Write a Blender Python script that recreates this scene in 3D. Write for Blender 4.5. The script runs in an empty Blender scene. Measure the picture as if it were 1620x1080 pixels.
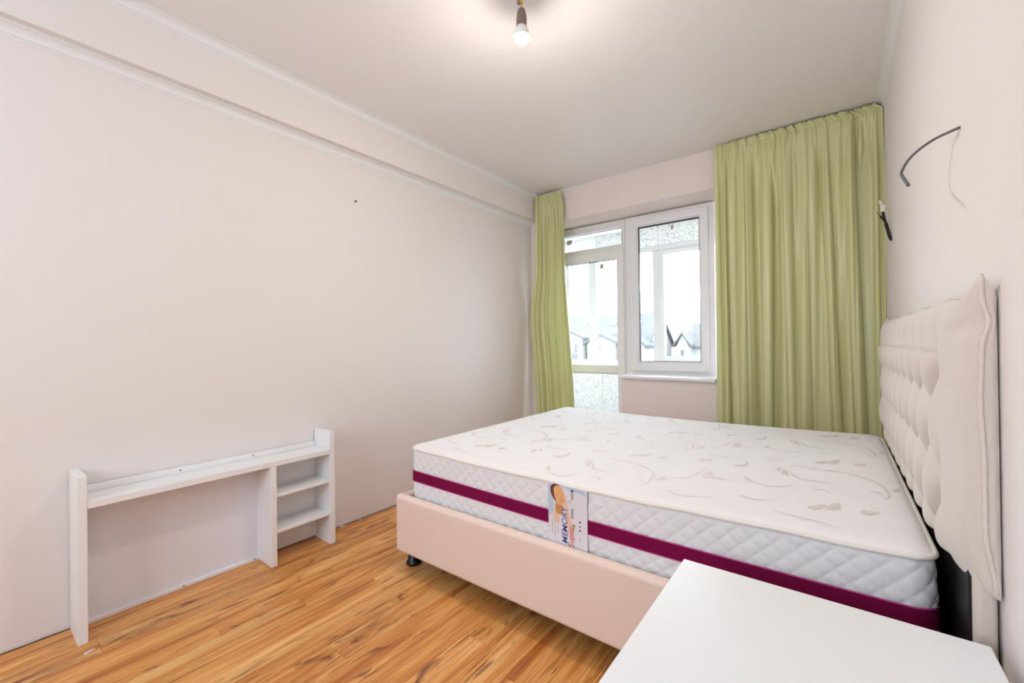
import bpy, bmesh, math, random
from mathutils import Vector, Matrix
random.seed(7)
PI = math.pi
sc = bpy.context.scene
COL = sc.collection

# ------------------------------------------------------------------ camera
CAM = Vector((2.52, 0.0, 1.15))
F_PX, YAW, PITCH, ROLL = 669.776, 0.653157, 0.004555, 0.013263
fw = Vector((-math.sin(YAW) * math.cos(PITCH), math.cos(YAW) * math.cos(PITCH), math.sin(PITCH)))
rt = Vector((math.cos(YAW), math.sin(YAW), 0))
dn = fw.cross(rt)
r2 = math.cos(ROLL) * rt + math.sin(ROLL) * dn
d2 = -math.sin(ROLL) * rt + math.cos(ROLL) * dn
cd = bpy.data.cameras.new('camera')
cd.sensor_width = 36.0
cd.lens = F_PX * 36.0 / 1620.0
cd.clip_start = 0.02
cd.clip_end = 400
cam = bpy.data.objects.new('camera', cd)
COL.objects.link(cam)
m = Matrix.Identity(4)
for i in range(3):
    m[i][0] = r2[i]; m[i][1] = -d2[i]; m[i][2] = -fw[i]; m[i][3] = CAM[i]
cam.matrix_world = m
sc.camera = cam

# ------------------------------------------------------------------ world, light, exposure
SKY = 8.5
w = bpy.data.worlds.new('overcast_sky')
sc.world = w
w.use_nodes = True
bg = w.node_tree.nodes['Background']
bg.inputs[0].default_value = (0.85, 0.965, 1.13, 1)
bg.inputs[1].default_value = SKY
BULB_STRENGTH = 640.0
vs = sc.view_settings
vs.view_transform = 'Standard'
vs.look = 'None'
vs.exposure = 0.5
vs.gamma = 1.0
vs.use_curve_mapping = False


def portal(name, loc, rot, sx, sy):
    l = bpy.data.lights.new(name, 'AREA')
    l.shape = 'RECTANGLE'
    l.size, l.size_y = sx, sy
    l.cycles.is_portal = True
    o = bpy.data.objects.new(name, l)
    COL.objects.link(o)
    o.location = loc
    o.rotation_euler = rot


portal('sky_portal', (0.93, 4.05, 1.25), (-PI / 2, 0, 0), 1.7, 2.4)
portal('sky_portal', (1.4, -2.17, 1.725), (PI / 2, 0, 0), 1.16, 1.45)

# ------------------------------------------------------------------ materials
MATS = {}


def nmat(name):
    mt = bpy.data.materials.new(name)
    mt.use_nodes = True
    nt = mt.node_tree
    b = nt.nodes['Principled BSDF']
    MATS[name] = mt
    return mt, nt, b


def lk(nt, a, b):
    nt.links.new(a, b)


def mat(name, col, rough=0.5, metal=0.0, spec=0.5, bump=0.0, bscale=200.0, bstretch=None, sheen=0.0, var=0.0, vscale=3.0):
    mt, nt, b = nmat(name)
    b.inputs['Base Color'].default_value = (*col, 1)
    b.inputs['Roughness'].default_value = rough
    b.inputs['Metallic'].default_value = metal
    b.inputs['Specular IOR Level'].default_value = spec
    if sheen:
        b.inputs['Sheen Weight'].default_value = sheen
        b.inputs['Sheen Roughness'].default_value = 0.4
    tc = nt.nodes.new('ShaderNodeTexCoord')
    if bump:
        mp = nt.nodes.new('ShaderNodeMapping')
        mp.inputs['Scale'].default_value = bstretch or (1, 1, 1)
        lk(nt, tc.outputs['Object'], mp.inputs[0])
        n = nt.nodes.new('ShaderNodeTexNoise')
        n.inputs['Scale'].default_value = bscale
        n.inputs['Detail'].default_value = 3
        lk(nt, mp.outputs[0], n.inputs['Vector'])
        bp = nt.nodes.new('ShaderNodeBump')
        bp.inputs['Strength'].default_value = bump
        bp.inputs['Distance'].default_value = 0.002
        lk(nt, n.outputs[0], bp.inputs['Height'])
        lk(nt, bp.outputs[0], b.inputs['Normal'])
    if var:
        n2 = nt.nodes.new('ShaderNodeTexNoise')
        n2.inputs['Scale'].default_value = vscale
        lk(nt, tc.outputs['Object'], n2.inputs['Vector'])
        r = nt.nodes.new('ShaderNodeValToRGB')
        r.color_ramp.elements[0].position = 0.3
        r.color_ramp.elements[1].position = 0.7
        r.color_ramp.elements[0].color = (*[c * (1 - var) for c in col], 1)
        r.color_ramp.elements[1].color = (*[min(1, c * (1 + var * .5)) for c in col], 1)
        lk(nt, n2.outputs[0], r.inputs[0])
        lk(nt, r.outputs[0], b.inputs['Base Color'])
    return mt


def wood_mat():
    mt, nt, b = nmat('laminate_wood')
    N = nt.nodes.new
    tc = N('ShaderNodeTexCoord'); oi = N('ShaderNodeObjectInfo')
    off = N('ShaderNodeVectorMath'); off.operation = 'SCALE'
    cx = N('ShaderNodeCombineXYZ'); cx.inputs[0].default_value = 13.7; cx.inputs[1].default_value = 37.1; cx.inputs[2].default_value = 5.0
    lk(nt, cx.outputs[0], off.inputs[0]); lk(nt, oi.outputs['Random'], off.inputs['Scale'])
    ad = N('ShaderNodeVectorMath'); ad.operation = 'ADD'
    lk(nt, tc.outputs['Object'], ad.inputs[0]); lk(nt, off.outputs[0], ad.inputs[1])

    def noise(sx, sy, detail, dist, rough=0.5):
        mp = N('ShaderNodeMapping'); mp.inputs['Scale'].default_value = (sx, sy, 1)
        lk(nt, ad.outputs[0], mp.inputs[0])
        n = N('ShaderNodeTexNoise'); n.inputs['Scale'].default_value = 1
        n.inputs['Detail'].default_value = detail; n.inputs['Distortion'].default_value = dist
        n.inputs['Roughness'].default_value = rough
        lk(nt, mp.outputs[0], n.inputs['Vector'])
        return n.outputs[0]

    def ramp(src, stops):
        r = N('ShaderNodeValToRGB')
        e = r.color_ramp.elements
        e[0].position, e[0].color = stops[0][0], (*stops[0][1], 1)
        e[1].position, e[1].color = stops[-1][0], (*stops[-1][1], 1)
        for p, c in stops[1:-1]:
            k = e.new(p); k.color = (*c, 1)
        lk(nt, src, r.inputs[0])
        return r.outputs[0]

    def mix(kind, fac, a, c):
        x = N('ShaderNodeMix'); x.data_type = 'RGBA'; x.blend_type = kind
        if isinstance(fac, float): x.inputs[0].default_value = fac
        else: lk(nt, fac, x.inputs[0])
        for s, v in ((6, a), (7, c)):
            if isinstance(v, tuple): x.inputs[s].default_value = (*v, 1)
            else: lk(nt, v, x.inputs[s])
        return x.outputs[2]

    W = (1, 1, 1)
    base = ramp(noise(22, 1.3, 4, 0.7), [(0.28, (0.46, 0.155, 0.034)), (0.42, (0.64, 0.275, 0.072)), (0.55, (0.77, 0.40, 0.130)), (0.72, (0.88, 0.56, 0.24))])
    rings = ramp(noise(38, 1.3, 3, 1.6), [(0.36, (0.80, 0.68, 0.56)), (0.46, W), (0.56, W), (0.66, (0.80, 0.66, 0.52))])
    base = mix('MULTIPLY', 0.5, base, rings)
    fine = ramp(noise(170, 5.0, 3, 0.2), [(0.35, (0.66, 0.52, 0.40)), (0.55, W)])
    base = mix('MULTIPLY', 0.55, base, fine)
    crack = ramp(noise(60, 3.6, 2, 0.5), [(0.28, (0.26, 0.11, 0.05)), (0.37, W)])
    base = mix('MULTIPLY', 0.8, base, crack)
    kn = ramp(noise(17, 4.2, 4, 0.9, 0.6), [(0.575, (0, 0, 0)), (0.69, (0.85, 0.85, 0.85))])
    base = mix('MIX', kn, base, (0.15, 0.045, 0.016))
    tone = ramp(oi.outputs['Random'], [(0.0, (0.96, 0.89, 0.82)), (0.35, (1.10, 1.08, 1.04)), (0.7, (1.14, 1.12, 1.10)), (1.0, (1.03, 0.93, 0.82))])
    base = mix('MULTIPLY', 1.0, base, tone)
    lk(nt, base, b.inputs['Base Color'])
    b.inputs['Roughness'].default_value = 0.34
    b.inputs['Specular IOR Level'].default_value = 0.45
    bp = N('ShaderNodeBump'); bp.inputs['Strength'].default_value = 0.12; bp.inputs['Distance'].default_value = 0.001
    lk(nt, noise(170, 5.0, 3, 0.2), bp.inputs['Height'])
    lk(nt, bp.outputs[0], b.inputs['Normal'])
    return mt


def glass_mat(name):
    mt, nt, b = nmat(name)
    nt.nodes.remove(b)
    t = nt.nodes.new('ShaderNodeBsdfTransparent')
    t.inputs[0].default_value = (0.97, 0.985, 0.98, 1)
    g = nt.nodes.new('ShaderNodeBsdfGlossy')
    g.inputs['Roughness'].default_value = 0.02
    lw = nt.nodes.new('ShaderNodeLayerWeight')
    pw = nt.nodes.new('ShaderNodeMath'); pw.operation = 'POWER'; pw.inputs[1].default_value = 5
    lk(nt, lw.outputs['Facing'], pw.inputs[0])
    fr = nt.nodes.new('ShaderNodeMath'); fr.operation = 'MULTIPLY_ADD'; fr.inputs[1].default_value = 0.6; fr.inputs[2].default_value = 0.03
    lk(nt, pw.outputs[0], fr.inputs[0])
    mx = nt.nodes.new('ShaderNodeMixShader')
    lk(nt, fr.outputs[0], mx.inputs[0]); lk(nt, t.outputs[0], mx.inputs[1]); lk(nt, g.outputs[0], mx.inputs[2])
    lk(nt, mx.outputs[0], nt.nodes['Material Output'].inputs[0])
    return mt


def curtain_mat():
    mt, nt, b = nmat('green_taffeta')
    N = nt.nodes.new
    tc = N('ShaderNodeTexCoord')
    mp = N('ShaderNodeMapping'); mp.inputs['Scale'].default_value = (900, 900, 60)
    lk(nt, tc.outputs['Object'], mp.inputs[0])
    n = N('ShaderNodeTexNoise'); n.inputs['Scale'].default_value = 1; n.inputs['Detail'].default_value = 2
    lk(nt, mp.outputs[0], n.inputs['Vector'])
    r = N('ShaderNodeValToRGB')
    r.color_ramp.elements[0].color = (0.77, 0.755, 0.37, 1)
    r.color_ramp.elements[1].color = (0.86, 0.835, 0.47, 1)
    lk(nt, n.outputs[0], r.inputs[0])
    lk(nt, r.outputs[0], b.inputs['Base Color'])
    b.inputs['Roughness'].default_value = 0.38
    b.inputs['Specular IOR Level'].default_value = 0.6
    b.inputs['Coat Weight'].default_value = 0.35
    b.inputs['Coat Roughness'].default_value = 0.32
    b.inputs['Coat Tint'].default_value = (1.0, 0.97, 0.92, 1)
    n2 = N('ShaderNodeTexNoise'); n2.inputs['Scale'].default_value = 14; n2.inputs['Detail'].default_value = 3
    lk(nt, tc.outputs['Object'], n2.inputs['Vector'])
    bp = N('ShaderNodeBump'); bp.inputs['Strength'].default_value = 0.25; bp.inputs['Distance'].default_value = 0.01
    lk(nt, n2.outputs[0], bp.inputs['Height'])
    lk(nt, bp.outputs[0], b.inputs['Normal'])
    t = N('ShaderNodeBsdfTranslucent'); t.inputs[0].default_value = (0.44, 0.66, 0.18, 1)
    mx = N('ShaderNodeMixShader'); mx.inputs[0].default_value = 0.22
    lk(nt, b.outputs[0], mx.inputs[1]); lk(nt, t.outputs[0], mx.inputs[2])
    lk(nt, mx.outputs[0], nt.nodes['Material Output'].inputs[0])
    return mt


def speckle_mat():
    mt, nt, b = nmat('bark_plaster')
    N = nt.nodes.new
    tc = N('ShaderNodeTexCoord')
    mp = N('ShaderNodeMapping'); mp.inputs['Scale'].default_value = (1, 1, 0.55)
    lk(nt, tc.outputs['Object'], mp.inputs[0])
    n = N('ShaderNodeTexNoise'); n.inputs['Scale'].default_value = 70; n.inputs['Detail'].default_value = 4; n.inputs['Distortion'].default_value = 1.2
    lk(nt, mp.outputs[0], n.inputs['Vector'])
    r = N('ShaderNodeValToRGB')
    r.color_ramp.elements[0].position = 0.36; r.color_ramp.elements[0].color = (0.47, 0.455, 0.44, 1)
    r.color_ramp.elements[1].position = 0.52; r.color_ramp.elements[1].color = (0.84, 0.815, 0.78, 1)
    lk(nt, n.outputs[0], r.inputs[0])
    lk(nt, r.outputs[0], b.inputs['Base Color'])
    b.inputs['Roughness'].default_value = 0.8
    return mt


def emit_mat(name, col, s):
    mt, nt, b = nmat(name)
    b.inputs['Base Color'].default_value = (0.9, 0.9, 0.9, 1)
    b.inputs['Emission Color'].default_value = (*col, 1)
    b.inputs['Emission Strength'].default_value = s
    return mt


WOOD = wood_mat()
GLASS = glass_mat('window_glass')
TAFFETA = curtain_mat()
SPECKLE = speckle_mat()
WALL = mat('cream_wallpaper', (0.845, 0.79, 0.765), 0.75, spec=0.2, bump=0.10, bscale=60, bstretch=(3, 3, 0.15))
WALLR = MATS['cream_wallpaper']
CEIL = mat('ceiling_paint', (0.90, 0.872, 0.862), 0.42, spec=0.35)
CROWN = mat('white_moulding', (0.87, 0.87, 0.87), 0.45)
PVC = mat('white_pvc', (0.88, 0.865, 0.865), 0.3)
GASKET = mat('black_gasket', (0.02, 0.018, 0.022), 0.5)
WHITE = mat('white_laminate', (0.89, 0.88, 0.875), 0.38)
WHITETOP = mat('white_gloss_top', (0.90, 0.905, 0.91), 0.30)
HARDB = mat('white_hardboard', (0.85, 0.86, 0.93), 0.45)
SCREW = mat('dull_screw', (0.35, 0.33, 0.33), 0.4, 0.8)
LEATHER = mat('cream_upholstery', (0.87, 0.70, 0.60), 0.55, spec=0.3, bump=0.25, bscale=420)
LINEN = mat('cream_linen', (0.77, 0.68, 0.61), 0.85, spec=0.15, bump=0.6, bscale=520, bstretch=(1, 1, 2.2), sheen=0.3)
PIPE = mat('linen_piping', (0.78, 0.68, 0.60), 0.85, spec=0.15, bump=0.4, bscale=600)
MTOP = mat('mattress_knit', (0.88, 0.86, 0.855), 0.85, spec=0.15, bump=0.5, bscale=260, sheen=0.2)
MSIDE = mat('mattress_quilt', (0.85, 0.845, 0.85), 0.75, spec=0.2, bump=0.3, bscale=420, sheen=0.2)
MWELT = mat('mattress_welt', (0.86, 0.81, 0.75), 0.7, spec=0.2)
PATTERN = mat('woven_floral', (0.76, 0.675, 0.655), 0.6, spec=0.3)
MAGENTA = mat('magenta_ribbon', (0.20, 0.002, 0.055), 0.8, spec=0.15, bump=0.4, bscale=500)
PINKEDGE = mat('pink_ribbon_edge', (0.62, 0.10, 0.33), 0.6)
BLACK = mat('black_plastic', (0.006, 0.006, 0.007), 0.35)
DARKWOOD = mat('dark_slat_board', (0.10, 0.07, 0.05), 0.7)
PLASTER = mat('bare_plaster', (0.72, 0.70, 0.67), 0.9, bump=0.8, bscale=90)
SUBFLOOR = mat('dark_subfloor', (0.08, 0.05, 0.035), 0.9)
CABLE = mat('grey_cable_sheath', (0.12, 0.115, 0.125), 0.6, bump=0.5, bscale=120)
CABLEB = mat('black_cable_sheath', (0.008, 0.008, 0.008), 0.45)
CONN = mat('cream_connector', (0.82, 0.78, 0.66), 0.4)
GREENW = mat('green_wire', (0.03, 0.10, 0.05), 0.5)
SOCKET = mat('brown_lamp_socket', (0.20, 0.14, 0.12), 0.5)
YELLOWW = mat('yellow_green_wire', (0.62, 0.42, 0.03), 0.5)
BROWNB = mat('brown_terminal_block', (0.36, 0.22, 0.16), 0.5)
BULBM = emit_mat('bulb_glow', (1.0, 0.915, 0.82), BULB_STRENGTH)
BULBN = mat('white_bulb_neck', (0.85, 0.85, 0.85), 0.4)
TAPE = mat('tan_paper_sticker', (0.46, 0.36, 0.26), 0.7)
BWHITE = mat('balcony_white', (0.86, 0.84, 0.81), 0.5)
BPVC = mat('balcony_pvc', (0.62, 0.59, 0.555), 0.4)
BFLOOR = mat('balcony_screed', (0.4, 0.4, 0.4), 0.8)
ROOF = mat('slate_roof', (0.068, 0.067, 0.067), 0.8, var=0.2, vscale=0.8)
ROOFB = mat('brown_roof', (0.076, 0.070, 0.064), 0.8, var=0.25, vscale=2)
HWALL = mat('house_render', (0.24, 0.235, 0.225), 0.8)
HWIN = mat('house_window_grey', (0.055, 0.055, 0.058), 0.4)
SKYLT = mat('skylight_pane', (0.3, 0.3, 0.31), 0.3)
GROUND = mat('far_ground', (0.10, 0.10, 0.095), 0.9, var=0.3, vscale=0.3)
PAPER = mat('label_paper', (0.80, 0.79, 0.83), 0.35)
P_HAIR = mat('print_brown', (0.15, 0.055, 0.028), 0.5)
P_SKIN = mat('print_skin', (0.86, 0.47, 0.20), 0.5)
P_SKIN2 = mat('print_skin_pale', (0.86, 0.60, 0.45), 0.5)
P_SHADE = mat('print_amber', (0.62, 0.28, 0.09), 0.5)
P_BLUE = mat('print_blue', (0.12, 0.15, 0.42), 0.5)
P_PALEB = mat('print_pale_blue', (0.55, 0.65, 0.80), 0.5)
P_PINK = mat('print_pink', (0.78, 0.20, 0.28), 0.5)
P_GREY = mat('print_grey', (0.42, 0.38, 0.42), 0.5)
P_BLK = mat('print_black', (0.05, 0.035, 0.06), 0.5)
P_LIPS = mat('print_lips', (0.70, 0.22, 0.12), 0.5)
P_OLIVE = mat('print_olive', (0.45, 0.36, 0.15), 0.5)


# ------------------------------------------------------------------ mesh helpers
class MB:
    def __init__(s):
        s.v, s.f, s.sm = [], [], []

    def add(s, verts, faces, smooth=False):
        o = len(s.v)
        s.v += [tuple(p) for p in verts]
        s.f += [tuple(i + o for i in f) for f in faces]
        s.sm += [smooth] * len(faces)
        return s

    def box(s, x0, x1, y0, y1, z0, z1):
        vs_ = [(x, y, z) for z in (z0, z1) for y in (y0, y1) for x in (x0, x1)]
        return s.add(vs_, [(0, 2, 3, 1), (4, 5, 7, 6), (0, 1, 5, 4), (2, 6, 7, 3), (0, 4, 6, 2), (1, 3, 7, 5)])

    def grid(s, P, smooth=True, closed_u=False):
        nu, nv = len(P), len(P[0])
        vs_ = [p for row in P for p in row]
        fs = []
        for i in range(nu if closed_u else nu - 1):
            i2 = (i + 1) % nu
            for j in range(nv - 1):
                fs.append((i * nv + j, i2 * nv + j, i2 * nv + j + 1, i * nv + j + 1))
        return s.add(vs_, fs, smooth)

    def tube(s, pts, r, n=10, caps=True, closed=False):
        pts = [Vector(p) for p in pts]
        R = r if isinstance(r, (list, tuple)) else [r] * len(pts)
        rings = []
        up = Vector((0, 0, 1))
        k = len(pts)
        prev = None
        for i, p in enumerate(pts):
            a = pts[(i - 1) % k] if (closed or i > 0) else p
            b = pts[(i + 1) % k] if (closed or i < k - 1) else p
            t = (b - a).normalized()
            if prev is None:
                ref = up if abs(t.z) < 0.9 else Vector((1, 0, 0))
                nn = (ref - t * ref.dot(t)).normalized()
            else:
                nn = (prev - t * prev.dot(t)).normalized()
            prev = nn
            bb = t.cross(nn)
            rings.append([p + (nn * math.cos(q * 2 * PI / n) + bb * math.sin(q * 2 * PI / n)) * R[i] for q in range(n)])
        vs_ = [q for rg in rings for q in rg]
        fs = []
        for i in range(k if closed else k - 1):
            i2 = (i + 1) % k
            for q in range(n):
                fs.append((i * n + q, i * n + (q + 1) % n, i2 * n + (q + 1) % n, i2 * n + q))
        s.add(vs_, fs, True)
        if caps and not closed:
            s.add(rings[0], [tuple(range(n))[::-1]])
            s.add(rings[-1], [tuple(range(n))])
        return s

    def lathe(s, prof, c, n=24):
        P = [[(c[0] + r * math.cos(a * 2 * PI / n), c[1] + r * math.sin(a * 2 * PI / n), c[2] + z) for r, z in prof] for a in range(n)]
        return s.grid(P, True, True)

    def prism(s, poly, axis, a, b):
        """extrude 2D polygon along axis (0,1,2) from a to b"""
        def pt(p, t):
            if axis == 0: return (t, p[0], p[1])
            if axis == 1: return (p[0], t, p[1])
            return (p[0], p[1], t)
        n = len(poly)
        vs_ = [pt(p, a) for p in poly] + [pt(p, b) for p in poly]
        fs = [tuple(range(n)), tuple(range(2 * n - 1, n - 1, -1))]
        fs += [(i, (i + 1) % n + 0, n + (i + 1) % n, n + i) for i in range(n)]
        return s.add(vs_, fs)

    def ring(s, x0, x1, z0, z1, wl, wr, wb, wt, y0, y1):
        """rectangular frame in an XZ plane with front y0 and back y1"""
        xs, zs = (x0, x0 + wl, x1 - wr, x1), (z0, z0 + wb, z1 - wt, z1)
        o = [(xs[0], zs[0]), (xs[3], zs[0]), (xs[3], zs[3]), (xs[0], zs[3])]
        i = [(xs[1], zs[1]), (xs[2], zs[1]), (xs[2], zs[2]), (xs[1], zs[2])]
        vs_ = [(p[0], y, p[1]) for y in (y0, y1) for p in o + i]
        fs = []
        for k in range(4):
            q = (k + 1) % 4
            fs += [(k, q, 4 + q, 4 + k), (8 + q, 8 + k, 12 + k, 12 + q), (k, 8 + k, 8 + q, q), (4 + k, 4 + q, 12 + q, 12 + k)]
        return s.add(vs_, fs)


def wloc(o):
    p = Vector(o.location)
    while o.parent:
        o = o.parent
        p += Vector(o.location)
    return p


def obj(name, mb, material, parent=None, bevel=0.0, seg=2, base=None, solid=0.0, sub=0):
    me = bpy.data.meshes.new(name)
    off = Vector(base) if base else Vector((0, 0, 0))
    po = wloc(parent) if parent else Vector((0, 0, 0))
    org = off if base else po
    me.from_pydata([tuple(Vector(v) - org) for v in mb.v], [], mb.f)
    me.polygons.foreach_set('use_smooth', mb.sm)
    bm = bmesh.new(); bm.from_mesh(me)
    bmesh.ops.recalc_face_normals(bm, faces=bm.faces)
    bm.to_mesh(me); bm.free()
    me.materials.append(material)
    o = bpy.data.objects.new(name, me)
    COL.objects.link(o)
    if parent:
        o.parent = parent
    o.location = org - po
    if solid:
        md = o.modifiers.new('thickness', 'SOLIDIFY'); md.thickness = solid; md.offset = 0
    if bevel:
        md = o.modifiers.new('bevel', 'BEVEL'); md.width = bevel; md.segments = seg; md.limit_method = 'ANGLE'
        md.harden_normals = True
        if seg > 1:
            for p in me.polygons: p.use_smooth = True
    if sub:
        md = o.modifiers.new('sub', 'SUBSURF'); md.levels = sub; md.render_levels = sub
    return o


def empty(name, loc):
    o = bpy.data.objects.new(name, None)
    o.empty_display_size = 0.1
    COL.objects.link(o)
    o.location = loc
    return o


def tag(o, label, cat, group=None, kind=None):
    o['label'] = label
    o['category'] = cat
    if group: o['group'] = group
    if kind: o['kind'] = kind
    return o


def dup(o, loc, parent=None):
    c = o.copy(); COL.objects.link(c); c.location = loc
    if parent: c.parent = parent
    return c


def lerp(a, b, t): return a + (b - a) * t
def sstep(a, b, x):
    t = max(0.0, min(1.0, (x - a) / (b - a)))
    return t * t * (3 - 2 * t)


def spline(pts, n):
    """Catmull-Rom through points"""
    P = [Vector(p) for p in pts]
    P = [P[0] * 2 - P[1]] + P + [P[-1] * 2 - P[-2]]
    out = []
    segs = len(P) - 3
    for i in range(n):
        u = i / (n - 1) * segs
        k = min(int(u), segs - 1); t = u - k
        a, b, c, d = P[k:k + 4]
        out.append(0.5 * ((2 * b) + (c - a) * t + (2 * a - 5 * b + 4 * c - d) * t * t + (3 * b - a - 3 * c + d) * t ** 3))
    return out


# ------------------------------------------------------------------ room shell
XR, YB, ZC, YF = 2.78, 3.642, 2.666, -1.9
BX, ZS = 0.086, 2.402      # beam face and soffit
OX0, OX1, ZL, YW = 0.13, 1.77, 2.36, 4.02   # opening, lintel, outer face of the window wall
PX, ZP = 0.976, 0.822       # parapet under the window

fl = obj('floor', MB().box(-0.1, XR + 0.1, YF - 0.1, YW, -0.06, -0.008), SUBFLOOR)
tag(fl, 'orange brown rustic wood laminate floor of long planks', 'floor', kind='structure')
PW, PL = 0.13, 1.38
JY = {0.688: 1.237, 1.338: 1.222, 0.558: 0.934, 0.428: 0.635, 0.168: 0.328, 0.038: 1.43, 0.818: 0.45, 0.298: 1.02, 0.948: 0.86, 1.208: 0.30, 1.078: 1.62, 1.468: 0.72}
pmesh = {}


def plank(x0, x1, y0, y1):
    key = (round(x1 - x0, 3), round(y1 - y0, 3))
    cx, cy = (x0 + x1) / 2, (y0 + y1) / 2
    if key not in pmesh:
        a, b = (x1 - x0) / 2 - 0.0003, (y1 - y0) / 2 - 0.0003
        e = 0.0009
        mb = MB()
        v = [(-a, -b, -.008), (a, -b, -.008), (a, b, -.008), (-a, b, -.008), (-a, -b, -e), (a, -b, -e), (a, b, -e), (-a, b, -e),
             (-a + e, -b + e, 0), (a - e, -b + e, 0), (a - e, b - e, 0), (-a + e, b - e, 0)]
        fs = [(8, 9, 10, 11), (3, 2, 1, 0)]
        for k in range(4):
            q = (k + 1) % 4
            fs += [(k, q, 4 + q, 4 + k), (4 + k, 4 + q, 8 + q, 8 + k)]
        mb.add(v, fs)
        o = obj('plank', mb, WOOD, fl)
        pmesh[key] = o.data
    else:
        o = bpy.data.objects.new('plank', pmesh[key])
        COL.objects.link(o)
        o.parent = fl
    o.location = (cx, cy, 0)


edges = [0.0, 0.038] + [round(0.038 + PW * k, 3) for k in range(1, 22)]
edges = [e for e in edges if e < XR - 0.02] + [XR]
for k in range(len(edges) - 1):
    x0, x1 = edges[k], edges[k + 1]
    j = JY.get(round(x0, 3), random.uniform(0, PL))
    ys = [YF]
    y = j - PL * 4
    while y < YB + 0.3:
        if YF + 0.05 < y < YB - 0.05: ys.append(y)
        y += PL
    ys.append(YB)
    for i in range(len(ys) - 1): plank(x0, x1, ys[i], ys[i + 1])

tag(obj('ceiling', MB().box(-0.1, XR + 0.1, YF - 0.1, YW, ZC, ZC + 0.1), CEIL), 'smooth satin off-white ceiling', 'ceiling', kind='structure')
wl = obj('wall_left', MB().box(-0.1, 0, YF - 0.1, YW, 0.004, ZC), WALL)
tag(wl, 'plain cream papered wall on the left behind the shelf unit', 'wall', kind='structure')
bmo = obj('beam', MB().box(0.0, BX, YF, YB, ZS, ZC - 0.0005), WALL, wl)
# ragged lower edge of the plaster where the skirting is missing
mb = MB()
rng = random.Random(3)
y = YF
prof = []
while y < YB:
    prof.append((y, 0.004 + abs(rng.gauss(0, 0.0022)))); y += rng.uniform(0.01, 0.06)
poly = [(YF, 0.016)] + [(YB, 0.016)] + [(a, b) for a, b in reversed(prof)]
mb.prism(poly, 0, -0.0005, 0.0022)
obj('plaster_edge', mb, PLASTER, wl)

tag(obj('wall_right', MB().box(XR, XR + 0.1, YF - 0.1, YW, 0, ZC), WALLR), 'cream papered wall on the right behind the headboard', 'wall', kind='structure')
mb = MB()
mb.box(0, OX0, YB, YW, 0, ZL); mb.box(OX1, XR, YB, YW, 0, ZL); mb.box(0, XR, YB, YW, ZL, ZC)
mb.box(PX, OX1, YB, YW, 0, ZP)
WALLB = mat('pinkish_wallpaper', (0.86, 0.755, 0.705), 0.75, spec=0.2, bump=0.10, bscale=60, bstretch=(3, 3, 0.15))
tag(obj('wall_back', mb, WALLB), 'pinkish cream end wall around the balcony door and window', 'wall', kind='structure')
# wall behind the camera, with an unseen window added for cool fill light
RX0, RX1, RZ0, RZ1 = 0.82, 1.98, 1.00, 2.45
mb = MB()
mb.box(0, RX0, YF - 0.25, YF, 0, ZC); mb.box(RX1, XR, YF - 0.25, YF, 0, ZC); mb.box(RX0, RX1, YF - 0.25, YF, 0, RZ0); mb.box(RX0, RX1, YF - 0.25, YF, RZ1, ZC)
tag(obj('wall_front', mb, WALL), 'cream wall behind the camera with an added fill window', 'wall', kind='structure')
w2 = empty('fill_window', ((RX0 + RX1) / 2, YF - 0.14, RZ0)); tag(w2, 'unseen white window added behind the camera for fill light', 'window', kind='structure')
obj('frame', MB().ring(RX0, RX1, RZ0, RZ1, .06, .06, .06, .06, YF - 0.17, YF - 0.11), PVC, w2, 0.003)
obj('mullion', MB().box(1.37, 1.43, YF - 0.17, YF - 0.11, RZ0 + .06, RZ1 - .06), PVC, w2, 0.003)
obj('glass_pane', MB().box(RX0 + .06, 1.37, YF - 0.142, YF - 0.138, RZ0 + .06, RZ1 - .06), GLASS, w2)
obj('glass_pane', MB().box(1.43, RX1 - .06, YF - 0.142, YF - 0.138, RZ0 + .06, RZ1 - .06), GLASS, w2)

# crown mouldings: cove with little steps
def crown(name, s, X, Z, sgn, y0, y1, label):
    pr = [(0, 0), (1, 0), (1, -.07), (.93, -.10), (.88, -.12)]
    for k in range(9):
        a = k / 8 * PI / 2
        pr.append((.88 - .62 * math.sin(a), -.12 - .58 * (1 - math.cos(a))))
    pr += [(.22, -.74), (.15, -.76), (.15, -.84), (.09, -.86), (.09, -.94), (.04, -1.0), (0, -1)]
    poly = [(X + sgn * p[0] * s, Z + p[1] * s) for p in pr]
    o = obj(name, MB().prism(poly, 1, y0, y1), CROWN)
    return tag(o, label, 'moulding', kind='structure')


crown('trim_1', 0.048, BX, ZC - .0005, 1, YF, YB, 'white crown moulding between ceiling and the boxed beam')
crown('trim_2', 0.047, 0, ZS, 1, YF, YB, 'white crown moulding under the boxed beam on the left wall')
crown('trim_3', 0.043, XR, ZC - .0005, -1, YF, YB, 'white crown moulding along the right wall at the ceiling')
# thin white shadow-gap strip at the ceiling above the window wall
tag(obj('trim_4', MB().box(BX + .05, XR - .045, YB - 0.008, YB, ZC - 0.008, ZC - .0005), CROWN), 'thin edge strip where the ceiling meets the window wall', 'moulding', kind='structure')

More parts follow.
